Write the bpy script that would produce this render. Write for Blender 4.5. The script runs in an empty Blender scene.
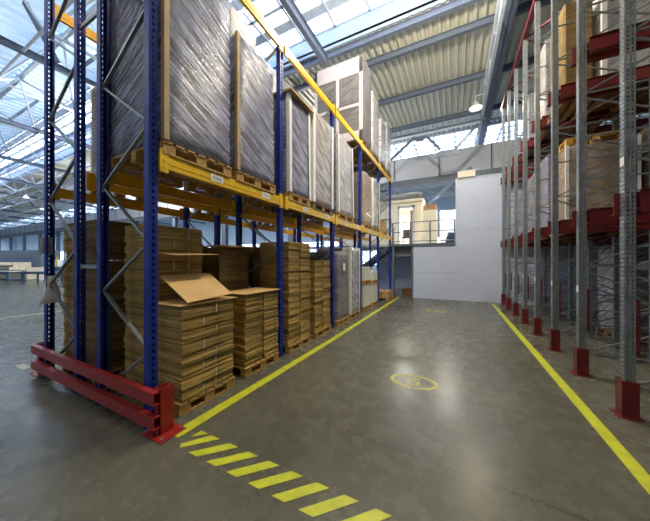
import bpy, bmesh, math, random
from mathutils import Vector, Matrix
random.seed(7)
sc = bpy.context.scene
COL = sc.collection
PI = math.pi

# ---------------------------------------------------------------- helpers
def tag(o, label=None, cat=None, group=None, kind=None):
    if label: o['label'] = label
    if cat: o['category'] = cat
    if group: o['group'] = group
    if kind: o['kind'] = kind
    return o

def empty(name, loc=(0, 0, 0), rz=0.0):
    o = bpy.data.objects.new(name, None)
    COL.objects.link(o)
    o.location = loc
    o.rotation_euler = (0, 0, rz)
    o.empty_display_size = 0.1
    return o

class MB:
    def __init__(s):
        s.v = []; s.f = []
    def quad(s, a, b, c, d):
        n = len(s.v); s.v += [tuple(a), tuple(b), tuple(c), tuple(d)]; s.f.append((n, n+1, n+2, n+3)); return s
    def hexa(s, p):
        n = len(s.v); s.v += [tuple(q) for q in p]
        for f in ((0,3,2,1),(4,5,6,7),(0,1,5,4),(1,2,6,5),(2,3,7,6),(3,0,4,7)):
            s.f.append(tuple(n+i for i in f))
        return s
    def box(s, x0, x1, y0, y1, z0, z1):
        return s.hexa([(x0,y0,z0),(x1,y0,z0),(x1,y1,z0),(x0,y1,z0),(x0,y0,z1),(x1,y0,z1),(x1,y1,z1),(x0,y1,z1)])
    def rbox(s, cx, cy, hx, hy, z0, z1, a):
        c, si = math.cos(a), math.sin(a)
        q = [(cx+x*c-y*si, cy+x*si+y*c) for x, y in ((-hx,-hy),(hx,-hy),(hx,hy),(-hx,hy))]
        return s.hexa([(x, y, z0) for x, y in q] + [(x, y, z1) for x, y in q])
    def bar(s, p, q, w, h, up=(0, 0, 1)):
        p = Vector(p); q = Vector(q); d = (q-p).normalized(); up = Vector(up)
        if abs(d.dot(up)) > .98: up = Vector((1, 0, 0))
        a = d.cross(up).normalized(); b = a.cross(d).normalized()
        a *= w/2; b *= h/2
        return s.hexa([p-a-b, p+a-b, p+a+b, p-a+b, q-a-b, q+a-b, q+a+b, q-a+b])
    def tube(s, p, q, r, n=8, r2=None, caps=True):
        p = Vector(p); q = Vector(q); d = (q-p).normalized()
        up = Vector((0, 0, 1)) if abs(d.z) < .95 else Vector((1, 0, 0))
        a = d.cross(up).normalized(); b = a.cross(d)
        r2 = r if r2 is None else r2
        k = len(s.v)
        for c, rr in ((p, r), (q, r2)):
            for i in range(n):
                t = 2*PI*i/n
                s.v.append(tuple(c + a*rr*math.cos(t) + b*rr*math.sin(t)))
        for i in range(n):
            j = (i+1) % n
            s.f.append((k+i, k+n+i, k+n+j, k+j))
        if caps:
            s.f.append(tuple(k+i for i in range(n)))
            s.f.append(tuple(k+n+i for i in reversed(range(n))))
        return s
    def mesh(s, name, mat, smooth=False, bevel=0):
        me = bpy.data.meshes.new(name)
        me.from_pydata(s.v, [], s.f)
        if bevel:
            bm = bmesh.new(); bm.from_mesh(me)
            bmesh.ops.bevel(bm, geom=bm.edges[:], offset=bevel, segments=2, affect='EDGES', profile=.5)
            bm.to_mesh(me); bm.free()
        bm = bmesh.new(); bm.from_mesh(me)
        bmesh.ops.recalc_face_normals(bm, faces=bm.faces); bm.to_mesh(me); bm.free()
        if mat: me.materials.append(mat)
        if smooth:
            for p in me.polygons: p.use_smooth = True
        me.update()
        return me
    def build(s, name, mat, parent=None, loc=(0, 0, 0), rz=0.0, **k):
        return put(name, s.mesh(name, mat, **k), parent, loc, rz)

def put(name, me, parent=None, loc=(0, 0, 0), rz=0.0):
    o = bpy.data.objects.new(name, me)
    COL.objects.link(o)
    o.parent = parent
    o.location = loc
    o.rotation_euler = (0, 0, rz)
    return o

def structure(o):
    o['kind'] = 'structure'
    return o

ORD = ['', 'first', 'second', 'third', 'fourth', 'fifth', 'sixth', 'seventh', 'eighth', 'ninth', 'tenth', 'eleventh',
       'twelfth', 'thirteenth', 'fourteenth', 'fifteenth', 'sixteenth', 'seventeenth', 'eighteenth', 'nineteenth', 'twentieth']

# ---------------------------------------------------------------- materials
def newmat(name):
    m = bpy.data.materials.new(name); m.use_nodes = True
    nt = m.node_tree
    return m, nt, nt.nodes, nt.links, nt.nodes['Principled BSDF']

def N(nt, t, **k):
    n = nt.nodes.new(t)
    for a, b in k.items(): setattr(n, a, b)
    return n

def noise_col(nt, c1, c2, scale=5, stretch=(1, 1, 1), detail=4, lo=.35, hi=.65, rot=(0, 0, 0), coord='Object', rough=.55):
    tc = N(nt, 'ShaderNodeTexCoord'); mp = N(nt, 'ShaderNodeMapping')
    mp.inputs['Scale'].default_value = stretch; mp.inputs['Rotation'].default_value = rot
    nt.links.new(tc.outputs[coord], mp.inputs['Vector'])
    no = N(nt, 'ShaderNodeTexNoise'); no.inputs['Scale'].default_value = scale; no.inputs['Detail'].default_value = detail
    no.inputs['Roughness'].default_value = rough
    nt.links.new(mp.outputs[0], no.inputs['Vector'])
    cr = N(nt, 'ShaderNodeValToRGB')
    cr.color_ramp.elements[0].position = lo; cr.color_ramp.elements[1].position = hi
    cr.color_ramp.elements[0].color = (*c1, 1); cr.color_ramp.elements[1].color = (*c2, 1)
    nt.links.new(no.outputs['Fac'], cr.inputs['Fac'])
    return cr, no, mp

def mat(name, c, rough=.5, metal=0.0, var=.12, scale=6, stretch=(1, 1, 1), bump=0.0, spec=.5):
    m, nt, nd, lk, bs = newmat(name)
    c1 = tuple(x*(1-var) for x in c); c2 = tuple(min(1, x*(1+var)) for x in c)
    cr, no, mp = noise_col(nt, c1, c2, scale, stretch)
    lk.new(cr.outputs[0], bs.inputs['Base Color'])
    bs.inputs['Roughness'].default_value = rough; bs.inputs['Metallic'].default_value = metal
    bs.inputs['Specular IOR Level'].default_value = spec
    if bump:
        b = N(nt, 'ShaderNodeBump'); b.inputs['Strength'].default_value = bump; b.inputs['Distance'].default_value = .02
        lk.new(no.outputs['Fac'], b.inputs['Height']); lk.new(b.outputs[0], bs.inputs['Normal'])
    return m

M = {}
M['blue'] = mat('blue_paint', (.009, .030, .26), .45, var=.2, scale=9, spec=.3)
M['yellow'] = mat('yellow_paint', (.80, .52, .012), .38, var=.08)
M['yellow_shaded'] = mat('shaded_yellow_paint', (.74, .38, .012), .42, var=.1)  # orange stands for shade on the same yellow beam paint
M['red'] = mat('red_paint', (.31, .018, .014), .36, var=.15)
M['rackred'] = mat('deep_red_paint', (.13, .008, .010), .42, var=.2)
M['galv'] = mat('galvanised_steel', (.26, .29, .32), .42, .55, var=.2, scale=14)
M['bracegalv'] = mat('galvanised_brace', (.26, .29, .30), .35, .6, var=.15, scale=14)
M['steel'] = mat('pale_blue_painted_steel', (.58, .67, .80), .5, var=.08)
M['darksteel'] = mat('slate_painted_steel', (.10, .13, .18), .5, var=.1)
M['bluegrey'] = mat('blue_grey_beam_paint', (.13, .165, .25), .5, var=.1)
M['wood'] = mat('pallet_wood', (.42, .25, .075), .75, var=.3, scale=5, stretch=(1, 6, 6), bump=.2)
M['wood_dark'] = mat('weathered_pallet_wood', (.20, .125, .06), .8, var=.3, scale=5, stretch=(1, 6, 6), bump=.2)
M['yellowwood'] = mat('fresh_yellow_wood', (.60, .36, .07), .7, var=.2, scale=5, stretch=(1, 6, 6))
M['paper'] = mat('white_paper', (.82, .83, .86), .7, var=.04)
M['wrap_paper'] = mat('off_white_wrapping_paper', (.55, .53, .60), .6, var=.08, scale=3)
M['upstand'] = mat('grey_blue_upstand_sheet', (.34, .43, .56), .55, var=.05, scale=1)
M['mark'] = mat('grey_print', (.25, .26, .28), .8, var=.1)
M['strap'] = mat('white_strap', (.62, .62, .56), .5, var=.05)
M['whitewall'] = mat('white_wall_panel', (.54, .61, .80), .42, var=.03, scale=1.2)  # blue base colour stands in for cool light on white panels
M['hallwall'] = mat('pale_hall_wall', (.62, .70, .78), .6, var=.04, scale=.5)
M['band'] = mat('grey_fascia_panel', (.48, .52, .60), .55, var=.06, scale=.8)
M['roofpale'] = mat('pale_blue_roof_sheet', (.55, .68, .82), .5, var=.04, scale=.3)  # blue daylight on the grey roof put into this tint
M['deck'] = mat('cream_steel_deck', (.66, .67, .59), .45, var=.05, scale=.6)  # warm lamp light on the same roof put into this cream
M['cream'] = mat('cream_office_panel', (.78, .74, .60), .55, var=.03)
M['brownwood'] = mat('red_brown_wood', (.17, .065, .028), .5, var=.15)
M['white'] = mat('white_plastic', (.88, .89, .90), .35, var=.04)
M['carton_white'] = mat('white_carton', (.66, .66, .60), .6, var=.06)
M['black'] = mat('black_plastic', (.02, .022, .03), .5, var=.2)
M['greymachine'] = mat('grey_enamel', (.16, .19, .23), .5, var=.08)
M['bluebench'] = mat('blue_bench_paint', (.03, .09, .16), .45, var=.15)
M['palewood'] = mat('pale_wood', (.62, .55, .42), .7, var=.12)
M['bluetable'] = mat('roller_steel', (.28, .33, .36), .4, .6, var=.1)
M['linepaint'] = mat('yellow_line_paint', (.50, .53, .03), .45, var=.13, scale=9)
M['faded'] = mat('worn_yellow_line_paint', (.60, .56, .13), .5, var=.2, scale=14)
M['lineold'] = mat('faint_yellow_line_paint', (.42, .42, .26), .5, var=.15, scale=9)
M['fabric'] = mat('dark_blue_cloth', (.04, .06, .12), .9, var=.3)

def card(name, c1, c2):
    m, nt, nd, lk, bs = newmat(name)
    cr, no, mp = noise_col(nt, c1, c2, 1, (1.2, 1.2, 60), detail=5, lo=.33, hi=.67, coord='Object')
    cr2, no2, mp2 = noise_col(nt, (.72,)*3, (1.12,)*3, 3, (1, 1, 1), detail=2)
    mx = N(nt, 'ShaderNodeMix', data_type='RGBA', blend_type='MULTIPLY'); mx.inputs[0].default_value = 1
    lk.new(cr.outputs[0], mx.inputs[6]); lk.new(cr2.outputs[0], mx.inputs[7])
    oi = N(nt, 'ShaderNodeObjectInfo'); mr = N(nt, 'ShaderNodeMapRange')
    mr.inputs[3].default_value = .78; mr.inputs[4].default_value = 1.18
    lk.new(oi.outputs['Random'], mr.inputs[0])
    mx2 = N(nt, 'ShaderNodeMix', data_type='RGBA', blend_type='MULTIPLY'); mx2.inputs[0].default_value = 1
    lk.new(mx.outputs[2], mx2.inputs[6]); lk.new(mr.outputs[0], mx2.inputs[7])
    lk.new(mx2.outputs[2], bs.inputs['Base Color'])
    bs.inputs['Roughness'].default_value = .8; bs.inputs['Specular IOR Level'].default_value = .25
    return m
M['card'] = card('corrugated_cardboard', (.22, .145, .045), (.66, .46, .165))
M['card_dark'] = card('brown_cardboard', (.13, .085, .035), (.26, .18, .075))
M['card_sheet'] = mat('cardboard_sheet', (.56, .37, .16), .75, var=.08, scale=3)
M['board'] = mat('tan_board', (.40, .29, .16), .7, var=.12, scale=3)
M['card_box'] = mat('cardboard_box', (.40, .24, .10), .75, var=.12, scale=3)
M['load_grey'] = card('grey_wrapped_goods', (.06, .058, .065), (.22, .21, .23))
M['load_white'] = card('pale_wrapped_goods', (.38, .37, .36), (.62, .60, .57))
M['load_brown'] = card('brown_wrapped_goods', (.20, .14, .08), (.42, .31, .19))

def film(name, tint, lo, hi, dens, rough=.12):
    m, nt, nd, lk, bs = newmat(name)
    out = nd['Material Output']
    cr, no, mp = noise_col(nt, (lo,)*3, (hi,)*3, 1.0, (1, 1, 1), detail=6, lo=.40, hi=.62, rot=(.45, .45, 0), rough=.6)
    m2 = N(nt, 'ShaderNodeMapping'); m2.inputs['Scale'].default_value = (1.8, 1.8, 38)
    lk.new(mp.outputs[0], m2.inputs['Vector']); lk.new(m2.outputs[0], no.inputs['Vector'])
    cc, n2, _ = noise_col(nt, tuple(.62*t for t in tint), tint, 3.5, (1, 1, 1), detail=5, lo=.35, hi=.65)
    lk.new(cc.outputs[0], bs.inputs['Base Color'])
    bs.inputs['Roughness'].default_value = rough
    b = N(nt, 'ShaderNodeBump'); b.inputs['Strength'].default_value = .55; b.inputs['Distance'].default_value = .03
    lk.new(no.outputs['Fac'], b.inputs['Height']); lk.new(b.outputs[0], bs.inputs['Normal'])
    tr = N(nt, 'ShaderNodeBsdfTransparent'); mx = N(nt, 'ShaderNodeMixShader')
    lk.new(cr.outputs[0], mx.inputs[0]); lk.new(tr.outputs[0], mx.inputs[1]); lk.new(bs.outputs[0], mx.inputs[2])
    lk.new(mx.outputs[0], out.inputs['Surface'])
    return m
M['film'] = film('stretch_film', (.50, .54, .80), .2, .9, 1)
M['film_clear'] = film('thin_stretch_film', (.75, .76, .86), .08, .45, 1)
M['film_thin'] = film('clear_stretch_film', (.8, .8, .9), .02, .22, 1)
M['film_white'] = film('milky_stretch_film', (.74, .76, .86), .30, .9, 1)

def glass(name, tint=(.9, .95, 1), a=.12):
    m, nt, nd, lk, bs = newmat(name)
    tr = N(nt, 'ShaderNodeBsdfTransparent'); tr.inputs[0].default_value = (*tint, 1)
    gl = N(nt, 'ShaderNodeBsdfGlossy'); gl.inputs['Roughness'].default_value = .05
    mx = N(nt, 'ShaderNodeMixShader'); mx.inputs[0].default_value = a
    lk.new(tr.outputs[0], mx.inputs[1]); lk.new(gl.outputs[0], mx.inputs[2])
    lk.new(mx.outputs[0], nd['Material Output'].inputs['Surface'])
    return m
M['glass'] = glass('clear_glass')

m, nt, nd, lk, bs = newmat('translucent_roof_sheet')
cr, no, mp = noise_col(nt, (.62, .78, .95), (.72, .86, 1.0), .4)
tl_ = N(nt, 'ShaderNodeBsdfTranslucent'); mx = N(nt, 'ShaderNodeMixShader'); mx.inputs[0].default_value = .095
lk.new(cr.outputs[0], bs.inputs['Base Color']); lk.new(cr.outputs[0], tl_.inputs[0])
lk.new(bs.outputs[0], mx.inputs[1]); lk.new(tl_.outputs[0], mx.inputs[2]); lk.new(mx.outputs[0], nd['Material Output'].inputs['Surface'])
M['rooflight'] = m

def emis(name, c, s):
    m, nt, nd, lk, bs = newmat(name)
    bs.inputs['Base Color'].default_value = (.8, .8, .8, 1)
    bs.inputs['Emission Color'].default_value = (*c, 1); bs.inputs['Emission Strength'].default_value = s
    return m
M['lampglow'] = emis('lamp_lens', (1, .93, .78), 6)
M['tube'] = emis('tube_lamp', (1, .95, .85), 10)

# floor : polished stained concrete
m, nt, nd, lk, bs = newmat('polished_concrete')
cr, no, mp = noise_col(nt, (.070, .069, .053), (.150, .147, .118), .7, (1, 1, 1), detail=6, lo=.25, hi=.75, rough=.6)
cr2, no2, _ = noise_col(nt, (.80,)*3, (1.12,)*3, 5, detail=5, lo=.15, hi=.85, rough=.6)
mx = N(nt, 'ShaderNodeMix', data_type='RGBA', blend_type='MULTIPLY'); mx.inputs[0].default_value = 1
lk.new(cr.outputs[0], mx.inputs[6]); lk.new(cr2.outputs[0], mx.inputs[7])
# sawn joint crossing the aisle
tc = N(nt, 'ShaderNodeTexCoord'); sp = N(nt, 'ShaderNodeSeparateXYZ'); lk.new(tc.outputs['Object'], sp.inputs[0])
a1 = N(nt, 'ShaderNodeMath', operation='MULTIPLY_ADD'); a1.inputs[1].default_value = .058; a1.inputs[2].default_value = -2.453
lk.new(sp.outputs['X'], a1.inputs[0])
a2 = N(nt, 'ShaderNodeMath', operation='ADD'); lk.new(a1.outputs[0], a2.inputs[0]); lk.new(sp.outputs['Y'], a2.inputs[1])
nz = N(nt, 'ShaderNodeTexNoise'); nz.inputs['Scale'].default_value = 3; lk.new(tc.outputs['Object'], nz.inputs['Vector'])
a3 = N(nt, 'ShaderNodeMath', operation='MULTIPLY_ADD'); a3.inputs[1].default_value = .03; lk.new(nz.outputs['Fac'], a3.inputs[0]); lk.new(a2.outputs[0], a3.inputs[2])
a4 = N(nt, 'ShaderNodeMath', operation='SUBTRACT'); a4.inputs[1].default_value = .015; lk.new(a3.outputs[0], a4.inputs[0])
# repeat the joint every 6 m
a5 = N(nt, 'ShaderNodeMath', operation='PINGPONG'); a5.inputs[1].default_value = 3.0; lk.new(a4.outputs[0], a5.inputs[0])
a6 = N(nt, 'ShaderNodeMath', operation='LESS_THAN'); a6.inputs[1].default_value = .010; lk.new(a5.outputs[0], a6.inputs[0])
a7 = N(nt, 'ShaderNodeMath', operation='MULTIPLY'); a7.inputs[1].default_value = .75; lk.new(a6.outputs[0], a7.inputs[0])
mxj = N(nt, 'ShaderNodeMix', data_type='RGBA'); mxj.inputs[7].default_value = (.03, .03, .028, 1)
lk.new(a7.outputs[0], mxj.inputs[0]); lk.new(mx.outputs[2], mxj.inputs[6]); lk.new(mxj.outputs[2], bs.inputs['Base Color'])
rr = N(nt, 'ShaderNodeMapRange'); rr.inputs[3].default_value = .20; rr.inputs[4].default_value = .34
lk.new(no2.outputs['Fac'], rr.inputs[0]); lk.new(rr.outputs[0], bs.inputs['Roughness'])
bs.inputs['Specular IOR Level'].default_value = .42
M['floor'] = m

# ---------------------------------------------------------------- dimensions
H = 10.8            # roof height
XR = 9.0            # wall beyond the drive-in rack
structure(MB().box(-150, XR, -10, 36, -.2, 0).build('floor', M['floor']))

# roof decks: trapezoidal sheets, ribs running along Y
def deck(name, x0, x1, y0, y1, z, m, pitch=.30, dep=.10):
    b = MB(); x = x0; prof = []
    while x < x1:
        prof += [(x, z), (x+pitch*.38, z), (x+pitch*.5, z+dep), (x+pitch*.88, z+dep)]
        x += pitch
    prof.append((x, z))
    k = len(prof)
    for (px, pz) in prof: b.v.append((px, y0, pz))
    for (px, pz) in prof: b.v.append((px, y1, pz))
    for i in range(k-1): b.f.append((i, i+1, k+i+1, k+i))
    if m.name != 'translucent_roof_sheet': b.box(x0, x, y0, y1, z+dep+.02, z+dep+.12)
    return structure(b.build(name, m))
S1a, S1b, S2a, S2b = 6.4, 9.8, 19.9, 26.0
deck('ceiling_front', -150, -7.5, -10, S1a, H, M['rooflight'], .5)
deck('ceiling_front_aisle', -7.5, XR, -10, S1a, H, M['deck'], .3)
deck('ceiling_hall', -150, -7.5, S1b, S2a, H, M['deck'], .6)
deck('ceiling_aisle', -7.5, XR, S1b, S2a, H, M['deck'], .30)
deck('ceiling_rear', -150, XR, S2b, 36, H, M['roofpale'], .6)

# skylight monitors : upstands, mullions, glass
def monitor(n, ya, yb, zt, step, xa=-150, xb=XR):
    s = MB()
    for y in (ya, yb): s.box(xa, xb, y-.05 if y == ya else y, y if y == ya else y+.05, H, zt)
    structure(s.build('skylight_upstand', M['upstand']))
    f = MB()
    x = xa
    while x <= xb:
        f.bar((x, ya, zt), (x, yb, zt), .09, .14); x += step
    for t in ((0, .5, 1) if n == 1 else (0, .2, .4, .55, .7, .85, 1)): f.bar((xa, ya+(yb-ya)*t, zt), (xb, ya+(yb-ya)*t, zt), .12, .14)
    if n == 1:
        for t in (.26, .74): f.box(xa, xb, ya+(yb-ya)*t-.2, ya+(yb-ya)*t+.2, zt-.03, zt+.03)
    w = structure(f.build('window_%d' % n, M['steel']))
    g = MB().quad((xa, ya, zt+.07), (xb, ya, zt+.07), (xb, yb, zt+.07), (xa, yb, zt+.07))
    g.build('pane', M['glass'], w)
monitor(1, S1a, S1b, 11.7, 1.5)
monitor(2, S2a, S2b, 11.4, 1.5)

# end wall with a band of windows
b = MB()
b.box(-150, XR, 34.0, 34.3, 0, 1.2); b.box(-150, XR, 34.0, 34.3, 4.6, H+.1)
x = -150
while x < XR:
    b.box(x, x+.6, 34.0, 34.3, 1.2, 4.6); x += 6
structure(b.build('wall_back', M['hallwall']))
g = MB(); x = -150
f = MB()
while x < XR:
    g.quad((x+.6, 34.1, 1.2), (min(x+6, XR), 34.1, 1.2), (min(x+6, XR), 34.1, 4.6), (x+.6, 34.1, 4.6))
    for t in (1.9, 3.3, 4.7): f.box(x+t, x+t+.08, 34.05, 34.15, 1.2, 4.6)
    f.box(x+.6, x+6, 34.05, 34.15, 2.9, 2.98)
    x += 6
w = structure(f.build('window_3', M['steel'])); g.build('pane', M['glass'], w)
structure(MB().box(-150.3, -150, -10, 36, 0, H).build('wall_left', M['hallwall']))
structure(MB().box(XR, XR+.2, -10, 36, 0, H+1).build('wall_right', M['darksteel']))
structure(MB().box(-150, XR, -10.2, -10, 0, H+.2).build('wall_front', M['band']))

# purlins across the aisle bay (I-section) + eaves beam with curved-edge trim
def ibeam(b, p, q, w, h, t=.02):
    p = Vector(p); q = Vector(q)
    b.bar(p, q, t, h)
    for s in (-1, 1): b.bar(p+Vector((0, 0, s*(h/2-t/2))), q+Vector((0, 0, s*(h/2-t/2))), w, t)
for y in (9.95, 11.15, 14.25, 17.6):
    b = MB(); ibeam(b, (-7.5, y, H-.15), (XR, y, H-.15), .16, .26)
    structure(b.build('ceiling_beam', M['bluegrey']))
for y in (17.9, 18.5):
    structure(MB().tube((-7.5, y, H-.7), (XR, y, H-.7), .09).build('roof_pipe', M['steel'], smooth=True))
# main girder along the aisle, above the rack edge
b = MB(); ibeam(b, (1.6, -10, 10.25), (1.6, 34, 10.25), .34, .86, .03)
for k in range(14): b.box(1.45, 1.75, -8+3*k, -7.97+3*k, 9.85, 10.65)
structure(b.build('roof_girder', M['bluegrey']))
b = MB(); b.box(1.26, 1.30, -10, 15, 10.25, 10.5); b.box(1.26, 1.42, -10, 15, 10.22, 10.25)
structure(b.build('pale_girder_strip', M['steel']))  # pale strip added along the left of the girder
b = MB()
for k in range(9):
    y = -3+3*k
    b.bar((1.32, y, 10.75), (1.32, y+1.5, 9.6), .06, .06); b.bar((1.32, y+1.5, 9.6), (1.32, y+3, 10.75), .06, .06)
b.bar((1.32, -3, 9.6), (1.32, 24, 9.6), .10, .10)
structure(b.build('roof_truss', M['steel']))
# rafter along Y left of the aisle
b = MB(); ibeam(b, (-4.94, -10, 10.35), (-4.94, 9.9, 10.35), .2, .4)
structure(b.build('roof_rafter', M['bluegrey']))
# zig-zag truss in front of the crane beam, with gusset plates
b = MB(); Yt = 16.0
def atY(u, v, Y):
    S, C = math.sin(math.atan(130/256)), math.cos(math.atan(130/256)); r = (u-325)/256; z = Y/(C+S*r)
    return Vector((z*(-S+C*r), Y, 1.8+(260.5-v)/256*z))
pts = [atY(u, v, Yt) for u, v in ((372, 178), (397, 155), (415, 137), (427, 137), (440, 149), (456, 148), (478, 124))]
for i, j in ((0, 2), (3, 4), (5, 6)): b.bar(pts[i], pts[j], .13, .13)
for c, w1, w2, hh in ((atY(420, 139, Yt), .9, .35, .3), (atY(447, 153, Yt), .9, 1.3, .35)):
    b.hexa([(c.x-w2/2, Yt-.02, c.z-hh/2), (c.x+w2/2, Yt-.02, c.z-hh/2), (c.x+w2/2, Yt+.02, c.z-hh/2), (c.x-w2/2, Yt+.02, c.z-hh/2),
            (c.x-w1/2, Yt-.02, c.z+hh/2), (c.x+w1/2, Yt-.02, c.z+hh/2), (c.x+w1/2, Yt+.02, c.z+hh/2), (c.x-w1/2, Yt+.02, c.z+hh/2)])
b.tube((-7.5, Yt, 9.35), (1.5, Yt, 9.35), .06)
structure(b.build('roof_truss', M['bluegrey']))

# space-frame trusses over the hall
def space_truss(Y, xa, xb, m, zt=10.62, zb=9.0, r=.045, hw=1.2, x_ref=-13.9, st=4.9):
    b = MB(); n0 = math.ceil((xa-x_ref)/st); n1 = math.floor((xb-x_ref)/st)
    for n in range(n0, n1+1):
        x = x_ref+n*st
        b.tube((x-.12, Y, zt), (x+.12, Y, zt), .14, 8)
        if n < n1:
            b.bar((x, Y, zt), (x+st, Y, zt), .14, .14)
            for s in (-1, 1):
                q = (x+st/2, Y+s*hw, zb)
                b.tube((x, Y, zt), q, r, 6); b.tube((x+st, Y, zt), q, r, 6)
                if n < n1-1: b.tube(q, (x+st*1.5, Y+s*hw, zb), r*1.1, 6)
                b.tube(q, (x+st/2, Y+s*2.4, zt), r*.8, 6)
            b.tube((x+st/2, Y-hw, zb), (x+st/2, Y+hw, zb), r, 6)
            b.tube((x+st/2, Y-hw, zb), (x+st/2, Y+hw, zb+.01), .03, 6)
    structure(b.build('roof_truss', m))
space_truss(4.35, -100, -4, M['steel'])
space_truss(-.4, -60, -4, M['steel'])
space_truss(8.1, -100, -6, M['steel'], zt=10.5)
space_truss(12.6, -140, -6, M['steel'], r=.055)
space_truss(17.0, -140, -6, M['steel'], r=.065)
space_truss(23.0, -140, -3, M['steel'], zt=10.3, r=.07)
for i in range(12):
    x = -13.3-7.5*i
    b = MB(); ibeam(b, (x, -10, 9.05), (x, 33.9, 9.05), .16, .22, .03)
    b.bar((x, 3.2, 10.75), (x, 4.04, 9.2), .13, .13); b.bar((x, 5.5, 10.75), (x, 4.5, 9.2), .13, .13)
    b.bar((x, 12.0, 10.75), (x, 13, 9.2), .13, .13)
    structure(b.build('roof_beam', M['bluegrey']))
# crane beam / fascia with columns
b = MB(); b.box(-150, XR, 19.0, 19.5, 7.55, 9.15)
cb = structure(b.build('crane_beam', M['band']))
b = MB(); b.box(-150, XR, 18.8, 19.7, 7.0, 7.5)
for k in range(52): b.box(-148+3*k, -147.93+3*k, 18.96, 19.0, 7.55, 9.15)
structure(b.build('crane_beam', M['darksteel']))
for k in range(18):
    x = -147.6+8.4*k
    if x > -1: break
    b = MB()
    b.box(x-.25, x+.25, 19.1, 19.14, 0, 7.0); b.box(x-.25, x+.25, 19.46, 19.5, 0, 7.0); b.box(x-.02, x+.02, 19.14, 19.46, 0, 7.0)
    structure(b.build('column', M['bluegrey']))

# ---------------------------------------------------------------- floor markings
def strip(b, pts, z=.003):
    n = len(b.v); b.v += [(x, y, z) for x, y in pts]; b.f.append(tuple(range(n, n+len(pts))))
b = MB(); strip(b, [(-2.64, 1.64), (-2.50, 1.64), (-2.43, 5), (-2.40, 12.9), (-2.52, 12.9), (-2.55, 5)])
structure(b.build('floor_line', M['linepaint']))
b = MB(); strip(b, [(1.33, 2.0), (1.45, 2.0), (1.45, 12.6), (1.33, 12.6)])
structure(b.build('floor_line', M['linepaint']))
b = MB()
strip(b, [(-2.40, 1.71), (-2.28, 1.82), (-2.39, 1.82)])
strip(b, [(-2.40, 1.60), (-2.355, 1.56), (-2.11, 1.82), (-2.235, 1.82)])
for k in range(9):
    x = -2.23+.2445*k
    strip(b, [(x, 1.56), (x+.12, 1.56), (x+.37, 1.82), (x+.25, 1.82)])
structure(b.build('floor_hatching', M['linepaint']))
def roundel(cx, cy, m):
    b = MB(); n = 64; ro, ri = .345, .288
    for i in range(n):
        if i % 32 == 16: continue
        t0, t1 = 2*PI*i/n, 2*PI*(i+1)/n
        strip(b, [(cx+ro*math.cos(t0), cy+.66*ro*math.sin(t0)*.95), (cx+ro*math.cos(t1), cy+.66*ro*math.sin(t1)*.95),
                  (cx+ri*math.cos(t1), cy+.66*ri*math.sin(t1)*.95), (cx+ri*math.cos(t0), cy+.66*ri*math.sin(t0)*.95)])
    w = .026; X0, X1, Y0, Y1 = cx-.10, cx+.09, cy-.115, cy+.105; ym = cy+.0
    for x0, x1, y0, y1 in ((X0, X1, Y1-w, Y1), (X0, X0+w*1.4, ym, Y1), (X0, X1, ym-w/2, ym+w/2), (X1-w*1.4, X1, Y0, ym), (X0, X1, Y0, Y0+w)):
        strip(b, [(x0, y0), (x1, y0), (x1, y1), (x0, y1)])
    return b
structure(roundel(-.55, 3.99, M['faded']).build('floor_marking', M['faded']))
structure(roundel(-.60, 9.93, M['faded']).build('floor_marking', M['faded']))
b = MB(); strip(b, [(-12.6, -2), (-12.45, -2), (-12.45, 8), (-12.6, 8)])
structure(b.build('floor_line', M['lineold']))
b = MB(); strip(b, [(-6.7, 1.50), (-6.35, 1.50), (-6.35, 1.60), (-6.7, 1.60)])
structure(b.build('floor_line', M['lineold']))

# ---------------------------------------------------------------- blue pallet racks
def perf_web(b, a0, a1, c, t, z0, z1, pitch, hw, hh, cols, axis='x'):
    """thin plate with rows of punched holes; axis = normal"""
    def bx(p0, p1, q0, q1):
        if axis == 'x': b.box(c, c+t, p0, p1, q0, q1)
        else: b.box(p0, p1, c, c+t, q0, q1)
    edges = [a0]
    for cc in cols: edges += [cc-hw/2, cc+hw/2]
    edges.append(a1)
    for i in range(0, len(edges), 2): bx(edges[i], edges[i+1], z0, z1)
    z = z0; n = int((z1-z0)/pitch)
    for k in range(n):
        zz = z0+k*pitch
        for i, cc in enumerate(cols):
            bx(cc-hw/2, cc+hw/2, zz+hh, min(zz+pitch, z1))

def upright_mesh(name, m, height, w=.095, d=.085, pitch=.072, cols=(0,), hw=.030, hh=.036, flange_holes=False, s=1):
    # web at x = 0 side (towards +x when s = 1), flanges run back to -s*d
    b = MB(); t = .004
    perf_web(b, -w/2, w/2, 0 if s == 1 else -t, t, .01, height, pitch, hw, hh, cols)
    for y in (-w/2, w/2-t):
        x0, x1 = (-d, 0) if s == 1 else (0, d)
        if flange_holes: perf_web(b, x0, x1, y, t, .01, height, pitch, .018, .030, ((x0+x1)/2-.018, (x0+x1)/2+.018), 'y')
        else: b.box(x0, x1, y, y+t, .01, height)
    for y0, y1 in ((-w/2, -w/2+.022), (w/2-.022, w/2)):
        xx = -d if s == 1 else d-t
        b.box(xx, xx+t, y0, y1, .01, height)
    return b.mesh(name, m)

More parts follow.
